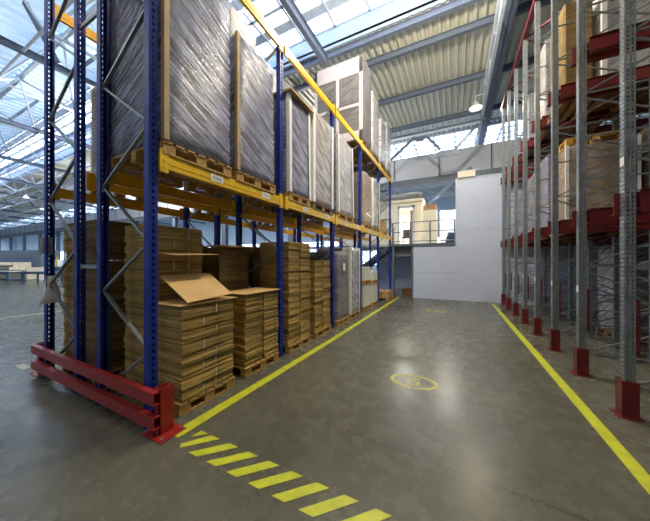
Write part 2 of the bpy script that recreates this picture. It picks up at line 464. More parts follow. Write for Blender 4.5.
RH = 5.98
um_f = upright_mesh('upright', M['blue'], RH, s=1)
um_b = upright_mesh('upright', M['blue'], RH, s=-1)
foot = MB().box(-.045, .045, -.07, .07, 0, .008).tube((0, -.06, .008), (0, -.06, .02), .008, 6).tube((0, .06, .008), (0, .06, .02), .008, 6).mesh('foot_plate', M['blue'])
DEP = 1.12; PITCH = 2.29; Y0R = 1.62
b = MB()
zf = [0.81, 2.0, 3.3, 4.6, 5.85]; zb = [.15, 1.42, 2.73, 3.99, 5.27]
for i in range(5):
    b.bar((-.06, 0, zf[i]), (-DEP+.06, .0, zb[i]), .026, .036, (0, 1, 0))
    if i < 4: b.bar((-DEP+.06, 0, zb[i+1]), (-.06, 0, zf[i]), .026, .036, (0, 1, 0))
brace_me = b.mesh('bracing', M['bracegalv'])
BL = PITCH-.1
def beam_mesh(m):
    b = MB(); b.box(-.05, 0, -BL/2, BL/2, -.10, 0); b.box(-.05, .0, -BL/2, BL/2, -.155, -.115); b.box(-.045, -.006, -BL/2, BL/2, -.12, -.09)
    return b.mesh('beam', m)
beam_y = beam_mesh(M['yellow']); beam_a = beam_mesh(M['yellow_shaded'])
def conn_mesh(m):
    b = MB(); b.box(-.02, .008, -.045, .045, -.20, .05)
    for z in (-.15, -.07, .01): b.box(.008, .012, -.012, .012, z-.012, z+.012)
    return b.mesh('connector', m)
conn_y = conn_mesh(M['yellow']); conn_a = conn_mesh(M['yellow_shaded'])
lab_me = MB().box(0, .003, -.10, .10, -.045, .045).mesh('bay_label', M['paper'])
labt_me = MB()
for k in range(9): labt_me.box(.003, .004, -.075+k*.018, -.075+k*.018+.009, -.022, .022)
labt_me = labt_me.mesh('printed_code', M['mark'])
def blue_rack(name, xf, label, frames, bays, labels=()):
    r = tag(empty(name, (xf, Y0R, 0)), label, 'storage rack')
    for k in range(frames):
        y = k*PITCH
        for x, me in ((0, um_f), (-DEP, um_b)):
            u = put('upright', me, r, (x, y, 0)); put('foot_plate', foot, u, (-.04 if x == 0 else .04, 0, 0))
        put('bracing', brace_me, r, (0, y, 0))
    for k in range(bays):
        for z in (2.97, 5.86):
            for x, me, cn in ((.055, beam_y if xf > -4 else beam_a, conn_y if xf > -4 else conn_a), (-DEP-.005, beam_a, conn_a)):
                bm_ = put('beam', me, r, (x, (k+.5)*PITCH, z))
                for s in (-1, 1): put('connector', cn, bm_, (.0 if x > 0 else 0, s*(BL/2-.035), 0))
                if x > 0:
                    for zz, yy in labels:
                        if abs(zz-z) < .1:
                            l = put('bay_label', lab_me, bm_, (.001, yy, -.075)); l['label'] = 'white printed bay label'
                            put('printed_code', labt_me, bm_, (.001, yy, -.075))
    return r
rackF = blue_rack('pallet_rack', -2.90, 'blue and yellow pallet rack lining the left edge of the aisle', 6, 5, ((2.97, -.36), (2.97, .64)))
rackB = blue_rack('pallet_rack', -4.58, 'blue pallet rack standing back to back behind the rack that lines the aisle', 6, 5)
for k in range(6):
    for z in (1.72, 5.0):
        MB().bar((-DEP-.01, 0, 0), (-1.68+.01, 0, 0), .03, .05).build('row_spacer', M['bracegalv'], rackF, (0, k*PITCH, z))

# end-of-row guard
g = tag(empty('rack_guard', (-4.31, 1.57, 0)), 'red steel double rail guard bolted to the floor before the rack end', 'guard rail')
for x in (1.58, -1.58):
    up = MB(); s = 1 if x > 0 else -1
    up.box(x-.05, x+.05, -.01, 0, .012, .485); up.box(x+.04, x+.05, -.01, .14, .012, .485); up.box(x-.05, x-.04, -.01, .14, .012, .485)
    u = up.build('guard_post', M['red'], g)
    bp = MB().box(x-.17, x+.17, -.07, .20, 0, .012)
    bp.build('base_plate', M['red'], u)
    bo = MB()
    for dx in (-.13, .13):
        for dy in (-.04, .16): bo.tube((x+dx, dy, .012), (x+dx, dy, .03), .015, 8)
    bo.build('bolt', M['galv'], u)
for z0 in (.10, .345):
    r = MB(); h = .125
    r.box(-1.64, 1.64, -.075, -.068, z0, z0+h); r.box(-1.64, 1.64, -.068, -.012, z0, z0+.008); r.box(-1.64, 1.64, -.068, -.012, z0+h-.008, z0+h)
    r.build('rail', M['red'], g)

# papers on the end post
o = MB()
for i in range(6):
    o.quad((0, -.075+i*.025, -.16+.01*(i % 2)), (0, -.075+(i+1)*.025, -.16+.01*((i+1) % 2)), (.0, -.075+(i+1)*.025, .10), (.0, -.075+i*.025, .10))
p = MB().box(0, .003, -.07, .07, -.13, .13).build('paper_sheet', M['paper'], None, (-5.705+.012, 1.60, 2.03))
tag(p, 'white printed paper sheet taped to the outermost blue rack post', 'paper')
t_ = MB()
for k in range(8): t_.box(.003, .004, -.05, .045, .09-k*.026, .10-k*.026)
t_.build('print', M['mark'], p)
bag = MB(); n = 9
rows = []
for j in range(7):
    z = .18-j*.07; ww = .05+.011*j
    ring = []
    for i in range(n):
        t = 2*PI*i/n
        ring.append((.03*math.cos(t)*(1+.3*math.sin(j*1.3+i)), ww*math.sin(t)*(1+.18*math.sin(2*i+j)), z))
    rows.append(ring); bag.v += ring
for j in range(6):
    for i in range(n):
        bag.f.append((j*n+i, j*n+(i+1) % n, (j+1)*n+(i+1) % n, (j+1)*n+i))
bag.f.append(tuple(range(n))); bag.f.append(tuple(6*n+i for i in reversed(range(n))))
tag(bag.build('plastic_bag', M['white'], None, (-5.63, 1.63, 1.38), smooth=True), 'crumpled white plastic bag hanging on the outermost blue rack post', 'bag')

# ---------------------------------------------------------------- pallets
def pallet_meshes(m, lx, ly):
    tb = MB(); n = 7; w = .10
    for i in range(n):
        y = -ly/2+w/2+i*(ly-w)/(n-1); tb.box(-lx/2, lx/2, y-w/2, y+w/2, .122, .144)
    for x in (-lx/2+.07, 0, lx/2-.07): tb.box(x-.06, x+.06, -ly/2, ly/2, .100, .1215)
    bl = MB().box(-.05, .05, -.07, .07, .022, .0995)
    bb = MB().box(-.05, .05, -ly/2, ly/2, 0, .0215)
    return tb.mesh('top_deck', m), bl.mesh('block', m), bb.mesh('bottom_board', m)
PM = {}
def pallet(x0, x1, y0, y1, z, label, m='wood', group=None):
    lx, ly = round(x1-x0, 2), round(y1-y0, 2); key = (lx, ly, m)
    if key not in PM: PM[key] = pallet_meshes(M[m], lx, ly)
    e = tag(empty('wooden_pallet', ((x0+x1)/2, (y0+y1)/2, z), random.uniform(-.012, .012)), label, 'pallet', group or 'wooden pallets under the goods')
    for nme, me in zip(('top_deck', 'block', 'bottom_board'), PM[key]):
        if nme == 'top_deck': put(nme, me, e); continue
        for x in (-lx/2+.06, 0, lx/2-.06):
            if nme == 'bottom_board': put(nme, me, e, (x, 0, 0)); continue
            for y in (-ly/2+.07, 0, ly/2-.07): put(nme, me, e, (x, y, 0))
    return e

# ---------------------------------------------------------------- cardboard bundles
BM = {}
def bundle_mesh(lx, ly, h, m, var):
    key = (round(lx, 2), round(ly, 2), round(h, 3), m, var)
    if key in BM: return BM[key]
    rnd = random.Random(hash((round(lx*100), round(ly*100), var)) & 0xffff)
    b = MB(); n = 9; t = h/n
    ox = oy = 0
    for i in range(n):
        ox = ox*.6+rnd.uniform(-.009, .009); oy = oy*.6+rnd.uniform(-.009, .009)
        b.rbox(ox, oy, lx/2-rnd.uniform(0, .008), ly/2-rnd.uniform(0, .008), i*t, (i+1)*t-(.0030 if i < n-1 else .0005), rnd.uniform(-.004, .004))
    b.box(-lx/2+.03, lx/2-.03, -ly/2+.03, ly/2-.03, .001, h-.001)
    BM[key] = b.mesh('cardboard_bundle', M[m]); return BM[key]
SM = {}
def pile(x0, x1, y0, y1, z0, z1, n, desc, m='card', straps=(), group=None, split='', lean=0.0, jit=.012):
    h = (z1-z0)/n; lx, ly = x1-x0-.03, y1-y0-.03
    for i in range(n):
        me = bundle_mesh(lx, ly, h, m, random.randrange(4))
        o = put('cardboard_bundle', me, None, ((x0+x1)/2+random.uniform(-jit, jit)+lean*i, (y0+y1)/2+random.uniform(-jit, jit)*.6, z0+i*h+.001), random.uniform(-.018, .018))
        pos = 'topmost' if i+1 == n else 'bottom' if i == 0 else ORD[i+1]+' lowest'
        tag(o, '%s cardboard bundle in %s' % (pos, desc), 'cardboard bundle', group or 'flat cardboard bundles in '+desc)
        for k, sy in enumerate(straps):
            if (i+k) % 2 == 0 or random.random() < .15:
                s = MB(); yy = sy-(y0+y1)/2; w = .0075; d = lx/2+.008
                s.box(d, d+.003, yy-w, yy+w, .004, h*.8)
                st = s.build('strap', M['strap'], o); st['label'] = 'short white strap'
P = 'wooden pallet under '
# bay 1
XF = -2.80
pallet(-4.02, XF, 1.86, 2.68, 0, P+'the low and tall cardboard piles next to the red guard')
pile(-3.40, XF, 1.87, 2.67, .145, 1.26, 8, 'the low strapped pile next to the red guard', straps=(2.17, 2.36))
pile(-4.06, -3.43, 1.87, 2.66, .145, 2.27, 14, 'the tall pile behind the low strapped pile', 'card', straps=(2.2, 2.42), jit=.016)
pallet(-4.02, -2.84, 2.94, 3.76, 0, P+'the second low cardboard pile from the red guard')
pile(-3.42, -2.86, 2.94, 3.36, .145, 1.27, 8, 'the near half of the unstrapped low pile')
pile(-3.42, -2.86, 3.365, 3.79, .145, 1.27, 8, 'the far half of the unstrapped low pile')
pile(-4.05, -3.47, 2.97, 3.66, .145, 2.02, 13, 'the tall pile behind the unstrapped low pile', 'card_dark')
# loose sheets lying over the low pile
def sheet(name, pts, th, label):
    a, b_, c, d = [Vector(p) for p in pts]; n = (b_-a).cross(d-a).normalized()*th
    if n.z < 0: n = -n
    o = MB().hexa([a, b_, c, d, a+n, b_+n, c+n, d+n]).build(name, M['card_sheet'])
    return tag(o, label, 'cardboard')
sheet('cardboard_sheet', [(-3.39, 1.97, 1.60), (-3.39, 2.72, 1.60), (-2.80, 2.62, 1.33), (-2.80, 1.95, 1.30)], .006, 'loose cardboard sheet sloping down onto the low strapped pile')
sheet('cardboard_sheet', [(-3.405, 1.93, 1.90), (-3.405, 2.67, 1.90), (-3.10, 2.66, 1.885), (-3.10, 1.98, 1.865)], .006, 'loose cardboard sheet sticking out halfway up the tall pile')
sheet('cardboard_sheet', [(-3.44, 1.84, 1.268), (-3.42, 2.70, 1.268), (-2.79, 2.71, 1.268), (-2.81, 1.86, 1.268)], .006, 'flat cardboard sheet covering the low strapped pile next to the guard')
sheet('cardboard_sheet', [(-3.44, 2.90, 1.275), (-3.44, 3.82, 1.275), (-2.83, 3.80, 1.275), (-2.84, 2.92, 1.275)], .007, 'flat cardboard sheet covering the second low pile')
sheet('cardboard_sheet', [(-3.80, 3.0, 2.03), (-3.80, 3.72, 2.03), (-3.38, 3.70, 2.03), (-3.38, 3.02, 2.03)], .03, 'flat cardboard sheets topping the tall pile behind the second low pile')
# bay 2
pallet(-4.02, -2.84, 4.08, 4.94, 0, P+'the tall cardboard pile beyond the second aisle post')
for (a, c, w) in ((4.08, 4.50, 'near half'), (4.505, 4.93, 'far half')):
    pile(-3.60, -2.85, a, c, .145, 2.17, 14, 'the %s of the tall pile after the low ones' % w)
pallet(-4.02, -2.84, 5.12, 5.98, 0, P+'the cardboard pile before the grey wrapped pallets')
for (a, c, w) in ((5.12, 5.54, 'near half'), (5.545, 5.97, 'far half')):
    pile(-3.60, -2.85, a, c, .145, 1.80, 12, 'the %s of the pile before the wrapped loads' % w)
# back rack
pallet(-5.80, -4.62, 1.80, 2.62, 0, P+'the cardboard pile in the end of the back rack')
pile(-5.80, -5.22, 1.80, 2.62, .145, 2.40, 15, 'the outer pile at the end of the back rack', 'card')
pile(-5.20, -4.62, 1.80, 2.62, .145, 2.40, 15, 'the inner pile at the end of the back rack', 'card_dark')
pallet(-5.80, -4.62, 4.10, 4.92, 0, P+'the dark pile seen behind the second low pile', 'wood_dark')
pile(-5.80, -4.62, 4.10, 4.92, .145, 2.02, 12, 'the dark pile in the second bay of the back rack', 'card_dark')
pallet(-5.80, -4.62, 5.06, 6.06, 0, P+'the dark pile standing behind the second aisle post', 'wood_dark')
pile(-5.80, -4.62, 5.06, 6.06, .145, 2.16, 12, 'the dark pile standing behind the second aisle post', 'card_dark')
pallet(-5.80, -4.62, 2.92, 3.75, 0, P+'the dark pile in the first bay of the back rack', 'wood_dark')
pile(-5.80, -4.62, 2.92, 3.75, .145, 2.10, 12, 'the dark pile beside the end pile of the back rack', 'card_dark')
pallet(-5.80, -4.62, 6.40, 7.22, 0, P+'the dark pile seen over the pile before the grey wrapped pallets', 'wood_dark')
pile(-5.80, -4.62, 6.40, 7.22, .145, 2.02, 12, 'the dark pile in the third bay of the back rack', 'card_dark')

# ---------------------------------------------------------------- wrapped loads
def wobble_box(lx, ly, h, amp, seed, nz=9, nx=4, ny=4, taper=0.0, inset=0.0):
    """rounded, slightly bulging box shell made from stacked rings"""
    rnd = random.Random(seed); b = MB(); r = .03
    per = []
    X, Y = lx/2-inset, ly/2-inset
    def side(p, q, n):
        for i in range(n): yield (p[0]+(q[0]-p[0])*i/n, p[1]+(q[1]-p[1])*i/n)
    corners = [(X, -Y), (X, Y), (-X, Y), (-X, -Y)]
    for k in range(4):
        p, q = corners[k], corners[(k+1) % 4]
        d = Vector((q[0]-p[0], q[1]-p[1])); L = d.length; d /= L
        p2 = (p[0]+d.x*r, p[1]+d.y*r); q2 = (q[0]-d.x*r, q[1]-d.y*r)
        per += list(side(p2, q2, 5)) + [q2]
    m = len(per)
    ph = [rnd.uniform(0, 6) for _ in range(4)]
    for j in range(nz+1):
        z = h*j/nz; k = 1-taper*(j/nz)
        for i, (x, y) in enumerate(per):
            w = amp*(math.sin(j*1.7+ph[0]+i*.9)+.6*math.sin(j*.8+ph[1]-i*1.7))*.5
            bl = 1-((i % 6 in (0, 5))*.5)
            l = math.hypot(x, y)
            b.v.append((x*k*(1+w*bl/l), y*k*(1+w*bl/l), z if j < nz else z+rnd.uniform(-amp, amp)*.5))
    for j in range(nz):
        for i in range(m):
            i2 = (i+1) % m
            b.f.append((j*m+i, j*m+i2, (j+1)*m+i2, (j+1)*m+i))
    b.f.append(tuple(reversed(range(m)))); b.f.append(tuple(nz*m+i for i in range(m)))
    return b
SEED = [0]
def load(x0, x1, y0, y1, z0, z1, label, goods='load_grey', flm='film', corner=None, cap=None, taper=0.0, amp=.012, cat='wrapped load', group='film wrapped pallet loads', name='wrapped_load', cw=.07):
    SEED[0] += 1; lx, ly, h = x1-x0, y1-y0, z1-z0
    e = tag(empty(name, ((x0+x1)/2, (y0+y1)/2, z0), random.uniform(-.012, .012)), label, cat, group)
    wobble_box(lx, ly, h-.01, amp*.4, SEED[0], inset=.022, taper=taper).build('goods', M[goods], e, (0, 0, .002))
    if flm: wobble_box(lx, ly, h, amp, SEED[0]*7+1, nz=14, taper=taper, inset=.006).build('stretch_film', M[flm], e, smooth=True)
    if corner:
        X, Y = lx/2, ly/2
        for sx, sy in ((1, -1), (1, 1), (-1, -1)):
            if sy > 0 and corner == 'board': continue
            k = 1-taper
            c = MB()
            def slab(ax0, ax1, ay0, ay1):
                c.hexa([(ax0, ay0, .01), (ax1, ay0, .01), (ax1, ay1, .01), (ax0, ay1, .01), (ax0*k, ay0*k, h+.01), (ax1*k, ay0*k, h+.01), (ax1*k, ay1*k, h+.01), (ax0*k, ay1*k, h+.01)])
            xs = sorted((sx*(X+.002), sx*(X+.008))); ys = sorted((sy*(Y+.002), sy*(Y-cw)))
            slab(xs[0], xs[1], ys[0], ys[1])
            xs = sorted((sx*(X+.008), sx*(X-cw))); ys = sorted((sy*(Y+.002), sy*(Y+.008)))
            slab(xs[0], xs[1], ys[0], ys[1])
            c.build('corner_board', M[corner], e)
    if cap:
        MB().box(-lx/2*(1-taper)-.02, lx/2*(1-taper)+.02, -ly/2*(1-taper)-.02, ly/2*(1-taper)+.02, h+.005, h+.05).build('top_cap', M[cap], e)
    return e
LZ = 2.972; TZ = 5.862
def rload(y0, y1, base, top, label, plabel, x0=-4.04, x1=-2.82, pm='wood', **k):
    pallet(x0+.02, x1+.0, y0, y1, base, plabel, pm)
    load(x0, x1, y0, y1, base+.146, top, label, **k)
# level one of the aisle rack
rload(1.69, 2.64, LZ, 5.45, 'large grey film wrapped load with brown corner boards above the red guard', P+'the large wrapped load above the red guard', corner='board', cw=.05, amp=.016)
rload(2.74, 3.64, LZ, 5.15, 'glossy film wrapped load beside the largest one on the yellow beam', P+'the glossy load beside the largest one on the yellow beam', corner='board', cw=.05, taper=.03, amp=.02)
rload(4.06, 4.86, LZ, 5.02, 'dark film wrapped load under loose brown flaps just past the second aisle post', P+'the load with brown flaps past the second aisle post', flm='film', corner='paper', goods='load_grey', pm='wood', taper=.03)
sheet('cardboard_sheet', [(-4.0, 4.0, 5.10), (-4.0, 4.92, 5.10), (-2.78, 4.95, 5.05), (-2.75, 4.02, 5.04)], .03, 'dark cardboard flap laid over the wrapped load past the second post')
rload(4.98, 6.02, LZ, 5.22, 'pale film wrapped load with a wide white corner strip beside the flapped one', P+'the pale load with the wide white corner strip', goods='load_brown', flm='film_white', corner='paper', cw=.10, pm='wood_dark')
rload(6.36, 7.55, LZ, 5.28, 'whitish tapering film wrapped load alone in the third bay', P+'the whitish load alone in the third bay', goods='load_white', flm='film_white', corner='paper', taper=.05)
rload(8.62, 9.55, LZ, 4.95, 'short grey wrapped load in the fourth bay below the big carton load', P+'the short grey load in the fourth bay', flm='film_clear', goods='load_brown', taper=.03)
rload(9.65, 10.6, LZ, 5.0, 'grey wrapped load with white corners, last tall one before the office', P+'the last tall load before the office', flm='film_white', goods='load_grey', corner='paper')
pallet(-4.0, -2.82, 11.2, 12.0, LZ, P+'the small brown box in the last bay', 'wood')
tag(MB().box(-.25, .25, -.3, .3, 0, .42).box(-.27, .27, -.32, .32, .42, .45).build('cardboard_box', M['card_box'], None, (-3.1, 11.6, LZ+.146)), 'small brown box standing on the yellow beam beside the office', 'box')
# level one, back rack
rload(2.14, 3.0, LZ, 4.82, 'silvery wrapped load on the back rack seen between the two blue frames', P+'the silvery load seen between the two blue frames', -5.76, -4.64, goods='load_brown', flm='film_clear')
rload(4.15, 5.05, LZ, 5.1, 'wrapped load on the back rack behind the second aisle post', P+'the back rack load behind the second aisle post', -5.76, -4.64)
rload(6.4, 7.3, LZ, 5.1, 'wrapped load on the back rack in its third bay', P+'the load in the third bay of the back rack', -5.76, -4.64)
# top level
rload(3.1, 3.85, TZ, 7.9, 'grey wrapped load high on the back rack nearest the camera', P+'the nearest high load of the back rack', -5.76, -4.64, flm='film_white', goods='load_grey')
rload(4.3, 5.2, TZ, 7.75, 'white wrapped load high on the back rack behind the second post', P+'the white load high on the back rack', -5.76, -4.64, flm='film_white', goods='load_white')
rload(5.35, 6.1, TZ, 7.3, 'second white wrapped load high on the back rack', P+'the second white load high on the back rack', -5.76, -4.64, flm='film_white', goods='load_white')
# big paper wrapped crate-like load
def big_load():
    x0, x1, y0, y1, z0, z1 = -4.70, -2.84, 8.42, 9.45, TZ+.146, 8.85
    pallet(-4.02, -2.82, 8.42, 9.3, TZ, P+'the big paper wrapped load on the top beams', 'wood_dark')
    e = tag(empty('wrapped_load', ((x0+x1)/2, (y0+y1)/2, z0)), 'big white paper wrapped load with dark openings standing on the top beams', 'wrapped load', 'film wrapped pallet loads')
    lx, ly, h = x1-x0, y1-y0, z1-z0
    MB().box(-lx/2, lx/2, -ly/2, ly/2, .02, h).build('goods', M['load_grey'], e)
    c = MB()
    for sx in (-1, 1):
        c.box(sx*lx/2-.11 if sx > 0 else -lx/2-.012, lx/2+.012 if sx > 0 else -lx/2+.11, -ly/2-.014, -ly/2-.002, 0, h)
    c.box(-lx/2-.012, lx/2+.012, -ly/2-.014, -ly/2-.002, h-.55, h+.012); c.box(-lx/2-.012, lx/2+.012, -ly/2-.014, -ly/2-.002, 0, .3)
    c.box(-.06, .06, -ly/2-.014, -ly/2-.002, .3, h-.55); c.box(-lx/2+.11, lx/2-.11, -ly/2-.014, -ly/2-.002, 1.15, 1.25)
    c.box(-lx/2-.012, lx/2+.012, -ly/2-.014, ly/2+.012, h+.001, h+.013)
    c.build('paper_wrap', M['wrap_paper'], e)
    wobble_box(lx+.05, ly+.05, h+.03, .012, 991, nz=14).build('stretch_film', M['film_thin'], e, smooth=True)
big_load()
rload(9.6, 10.55, TZ, 8.35, 'clear film wrapped brown load right after the big paper wrapped one', P+'the clear wrapped brown load on the top beams', goods='load_brown', flm='film_white', pm='wood_dark')
rload(10.85, 11.75, TZ, 7.9, 'narrow wrapped load on the top beams, last but one', P+'the last but one load on the top beams', goods='load_grey', flm='film_white', pm='wood_dark')
rload(11.95, 12.85, TZ, 8.3, 'wrapped load on the top beams at the far end of the rack', P+'the farthest load on the top beams', goods='load_white', flm='film_white', pm='wood_dark')

# ground, bays 3-5
load(-4.02, -2.84, 6.38, 7.14, .146, 2.05, 'grey wrapped load with a white note, nearer of the two on the floor', 'load_grey', 'film_clear')
pallet(-4.02, -2.82, 6.36, 7.16, 0, P+'the nearer grey wrapped load on the floor')
tag(MB().box(0, .003, -.07, .07, -.1, .1).build('paper_note', M['paper'], None, (-2.818, 6.75, 1.62)), 'white paper note stuck to the nearer grey wrapped load', 'paper')
load(-4.02, -2.84, 7.30, 8.16, .146, 2.20, 'milky white wrapped load, farther of the two on the floor', 'load_white', 'film_white', corner='paper')
pallet(-4.02, -2.82, 7.28, 8.18, 0, P+'the milky white wrapped load on the floor')
def cartons(x0, x1, y0, y1, z0, rows, h, desc, nx=2, ny=2):
    lx, ly = (x1-x0)/nx, (y1-y0)/ny
    me = MB().box(-lx/2+.012, lx/2-.012, -ly/2+.012, ly/2-.012, 0, h-.004).box(-.025, .025, -ly/2+.01, ly/2-.01, h-.0038, h-.003).mesh('white_carton', M['carton_white'])
    for k in range(rows):
        for i in range(nx):
            for j in range(ny):
                o = put('white_carton', me, None, (x0+(i+.5)*lx, y0+(j+.5)*ly, z0+k*h+.001), random.uniform(-.02, .02))
                row = ('bottom' if k == 0 else 'top' if k == rows-1 else ORD[k+1])
                side = 'aisle side' if i == nx-1 else 'inner side'
                end = ('near' if j == 0 else 'far')
                tag(o, 'white carton, %s row, %s %s end of the %s' % (row, side, end, desc), 'carton', 'white cartons stacked on the pallets near the stairs')
pallet(-3.9, -2.84, 8.72, 9.5, 0, P+'the lower nearer white cartons')
cartons(-3.88, -2.86, 8.74, 9.48, .146, 3, .26, 'nearer lower stack')
pallet(-3.9, -2.84, 8.72, 9.5, .935, 'wooden pallet halfway up the nearer white carton stack')
cartons(-3.88, -2.86, 8.74, 9.48, 1.082, 2, .24, 'nearer upper stack')
pallet(-3.9, -2.84, 9.75, 10.5, 0, P+'the farther white cartons')
cartons(-3.88, -2.86, 9.77, 10.48, .146, 2, .36, 'farther lower stack')
pallet(-3.9, -2.84, 9.75, 10.5, .875, 'wooden pallet halfway up the farther white carton stack')
cartons(-3.88, -2.86, 9.77, 10.48, 1.02, 1, .36, 'farther upper stack')
pallet(-3.7, -2.6, 11.3, 12.3, 0, P+'the brown boxes near the dark doorway')
bx_me = MB().box(-.155, .155, -.14, .14, 0, .26).box(-.155, .155, -.03, .03, .26, .262).mesh('cardboard_box', M['card_box'])
for i in range(3):
    for j in range(3):
        o = put('cardboard_box', bx_me, None, (-3.5+.36*i, 11.48+.325*j, .147), random.uniform(-.03, .03))
        tag(o, 'brown box near the doorway, %s row from the aisle, %s along it' % (ORD[3-i], ORD[j+1]), 'box', 'brown boxes on the last floor pallet')

# ---------------------------------------------------------------- drive-in rack on the right
FX = (1.74, 3.10, 4.30, 5.60)
RY = [4.23+1.217*k for k in range(8)]
rh = 8.15
um_r = upright_mesh('upright', M['galv'], rh, w=.090, d=.09, pitch=.050, cols=(-.022, .022), hw=.018, hh=.027, flange_holes=True, s=-1)
um_r2 = upright_mesh('upright', M['galv'], rh, w=.10, d=.08, pitch=.10, cols=(0,), hw=.02, hh=.04, s=-1)
boot = MB(); boot.box(-.03, -.02, -.072, .072, .01, .42); boot.box(-.03, .11, -.072, -.062, .01, .42); boot.box(-.03, .11, .062, .072, .01, .42)
boot.box(-.075, .14, -.10, .10, 0, .01)
boot_me = boot.mesh('foot_guard', M['rackred'])
pg_me = MB().box(.105, .125, -.045, .045, .70, 1.35).mesh('post_guard', M['rackred'])
foot2 = MB().box(-.06, .14, -.09, .09, 0, .01).mesh('foot_plate', M['galv'])
b = MB()
for i in range(3):
    xa, xb = FX[i]+.05-1.74, FX[i+1]+.02-1.74
    z = .35; k = 0
    while z < rh-.8:
        if k % 2 == 0: b.bar((xa, .0, z), (xb, .0, z+.62), .022, .025, (0, 1, 0))
        else: b.bar((xb, .0, z), (xa, .0, z+.62), .022, .025, (0, 1, 0))
        b.bar((xa, .0, z), (xb, .0, z), .022, .022, (0, 1, 0))
        z += .68; k += 1
br_me = b.mesh('bracing', M['bracegalv'])
def rail_mesh():
    b = MB(); x0, x1 = -.03, 4.1
    for s in (-1, 1):
        y = s*.06; x0 = .115 if s < 0 else -.05
        b.box(x0, x1, min(y, y+s*.006), max(y, y+s*.006), -.26, 0)
        b.box(x0, x1, min(y, y+s*.10), max(y, y+s*.10), -.26, -.254)
        b.box(x0, x1, min(y, y+s*.035), max(y, y+s*.035), -.006, 0)
    n = 34
    for k in range(n):
        for s in (-1, 1): b.box(.18+k*.115, .23+k*.115, *sorted((s*.066, s*.069)), -.245, -.225)
    return b.mesh('pallet_rail', M['rackred'])
rail_me = rail_mesh()
tagme = MB().box(-.006, -.001, -.04, .04, -.05, .05).mesh('level_tag', M['paper'])
R = tag(empty('drive_in_rack', (1.74, 4.23, 0)), 'tall grey drive-in rack with red rails and red feet along the right of the aisle', 'storage rack')
for k, y in enumerate(RY):
    yy = y-4.23
    for i, x in enumerate(FX):
        u = put('upright', um_r if i == 0 else um_r2, R, (x-1.74, yy, 0))
        if i == 0:
            f_ = put('foot_guard', boot_me, u); f_['label'] = 'red steel foot guard'
            put('post_guard', pg_me, u)['label'] = 'thin red strip'
        else: put('foot_plate', foot2, u)
    put('bracing', br_me, R, (0, yy, 0))
    for z in (2.60, 5.24):
        rl = put('pallet_rail', rail_me, R, (0, yy, z))
        rl['label'] = 'deep red pallet rail'
    put('level_tag', tagme, R, (0, yy, 1.35 if k else 2.95))
t_ = MB().box(-.06, .06, -.2, RY[-1]-4.23+.2, 8.08, 8.20); t_.build('top_beam', M['rackred'], R, (0.03, 0, 0))
t_ = MB().box(-.05, .05, -.2, RY[-1]-4.23+.2, 8.08, 8.18); t_.build('top_beam', M['rackred'], R, (1.40, 0, 0))
t_ = MB()
for k in range(7):
    t_.bar((.05, RY[k]-4.23+ (1.217 if k % 2 else 0), 8.13), (1.38, RY[k]-4.23+(0 if k % 2 else 1.217), 8.13), .05, .05)
t_.build('top_brace', M['rackred'], R)
# thin cable-like back braces crossing the rear of each lane
t_ = MB()
for k in range(0, 7, 2):
    t_.bar((3.95, RY[k]-4.23, 2.4), (3.95, RY[k+1]-4.23, 5.0), .03, .03); t_.bar((3.95, RY[k+1]-4.23, 2.4), (3.95, RY[k]-4.23, 5.0), .03, .03)
    t_.bar((3.95, RY[k]-4.23, .1), (3.95, RY[k+1]-4.23, 2.4), .03, .03); t_.bar((3.95, RY[k+1]-4.23, 5.0), (3.95, RY[k]-4.23, 7.9), .03, .03)
t_.build('back_brace', M['bracegalv'], R)

def lane_load(k, lev, x0, x1, top, label, plabel, goods='load_brown', flm='film_clear', pm='wood_dark', **kw):
    y0, y1 = RY[k]+.105, RY[k+1]-.105
    z = {0: 0, 1: 2.349, 2: 4.989}[lev]
    pallet(x0, x1, y0, y1, z, plabel, pm, 'wooden pallets on the red rails' if lev else None)
    load(x0+.02, x1-.02, y0+.03, y1-.03, z+.146, top, label, goods, flm, group='wrapped loads in the drive-in rack', **kw)
LN = {2: 'third', 3: 'fourth', 4: 'fifth', 5: 'sixth', 6: 'seventh', 1: 'second'}
lane_load(2, 2, 1.93, 2.45, 7.0, 'brown board load on the upper red rails, front of the third lane', P+'the brown board load on the upper red rails', 'card_dark', None)
lane_load(2, 2, 2.50, 3.60, 7.6, 'white wrapped load on the upper rails behind the brown board load', P+'the white wrapped load on the upper rails', 'load_white', 'film_white', corner='paper')
lane_load(3, 2, 1.95, 3.05, 7.2, 'silver wrapped load on the upper red rails in the fourth lane', P+'the silver load in the fourth lane on the upper rails', 'load_brown', 'film_white')
lane_load(4, 2, 1.90, 3.00, 6.6, 'shorter silver wrapped load on the upper rails in the fifth lane', P+'the shorter silver load in the fifth lane on the upper rails', 'load_white', 'film_white')
lane_load(1, 2, 3.2, 4.3, 7.1, 'dark brown wrapped load deep in the second lane on the upper rails', P+'the dark brown load deep in the second lane', 'load_brown', 'film_clear')
lane_load(2, 1, 1.98, 3.05, 4.1, 'brown wrapped goods with white strip on the lower rails, third lane', P+'the brown goods on the lower rails in the third lane', 'load_brown', 'film_clear', corner='paper', cw=.04)
lane_load(2, 1, 3.15, 4.25, 4.3, 'brown wrapped goods deep in the third lane on the lower rails', P+'the goods deep in the third lane', 'load_brown', 'film_clear')
lane_load(3, 1, 2.0, 3.05, 4.4, 'film wrapped brown load on the lower red rails, fourth lane', P+'the brown load in the fourth lane on the lower rails', 'load_brown', 'film')
lane_load(4, 1, 2.0, 3.0, 4.3, 'silver wrapped load on the lower red rails, fifth lane', P+'the silver load in the fifth lane on the lower rails', 'load_grey', 'film_white')
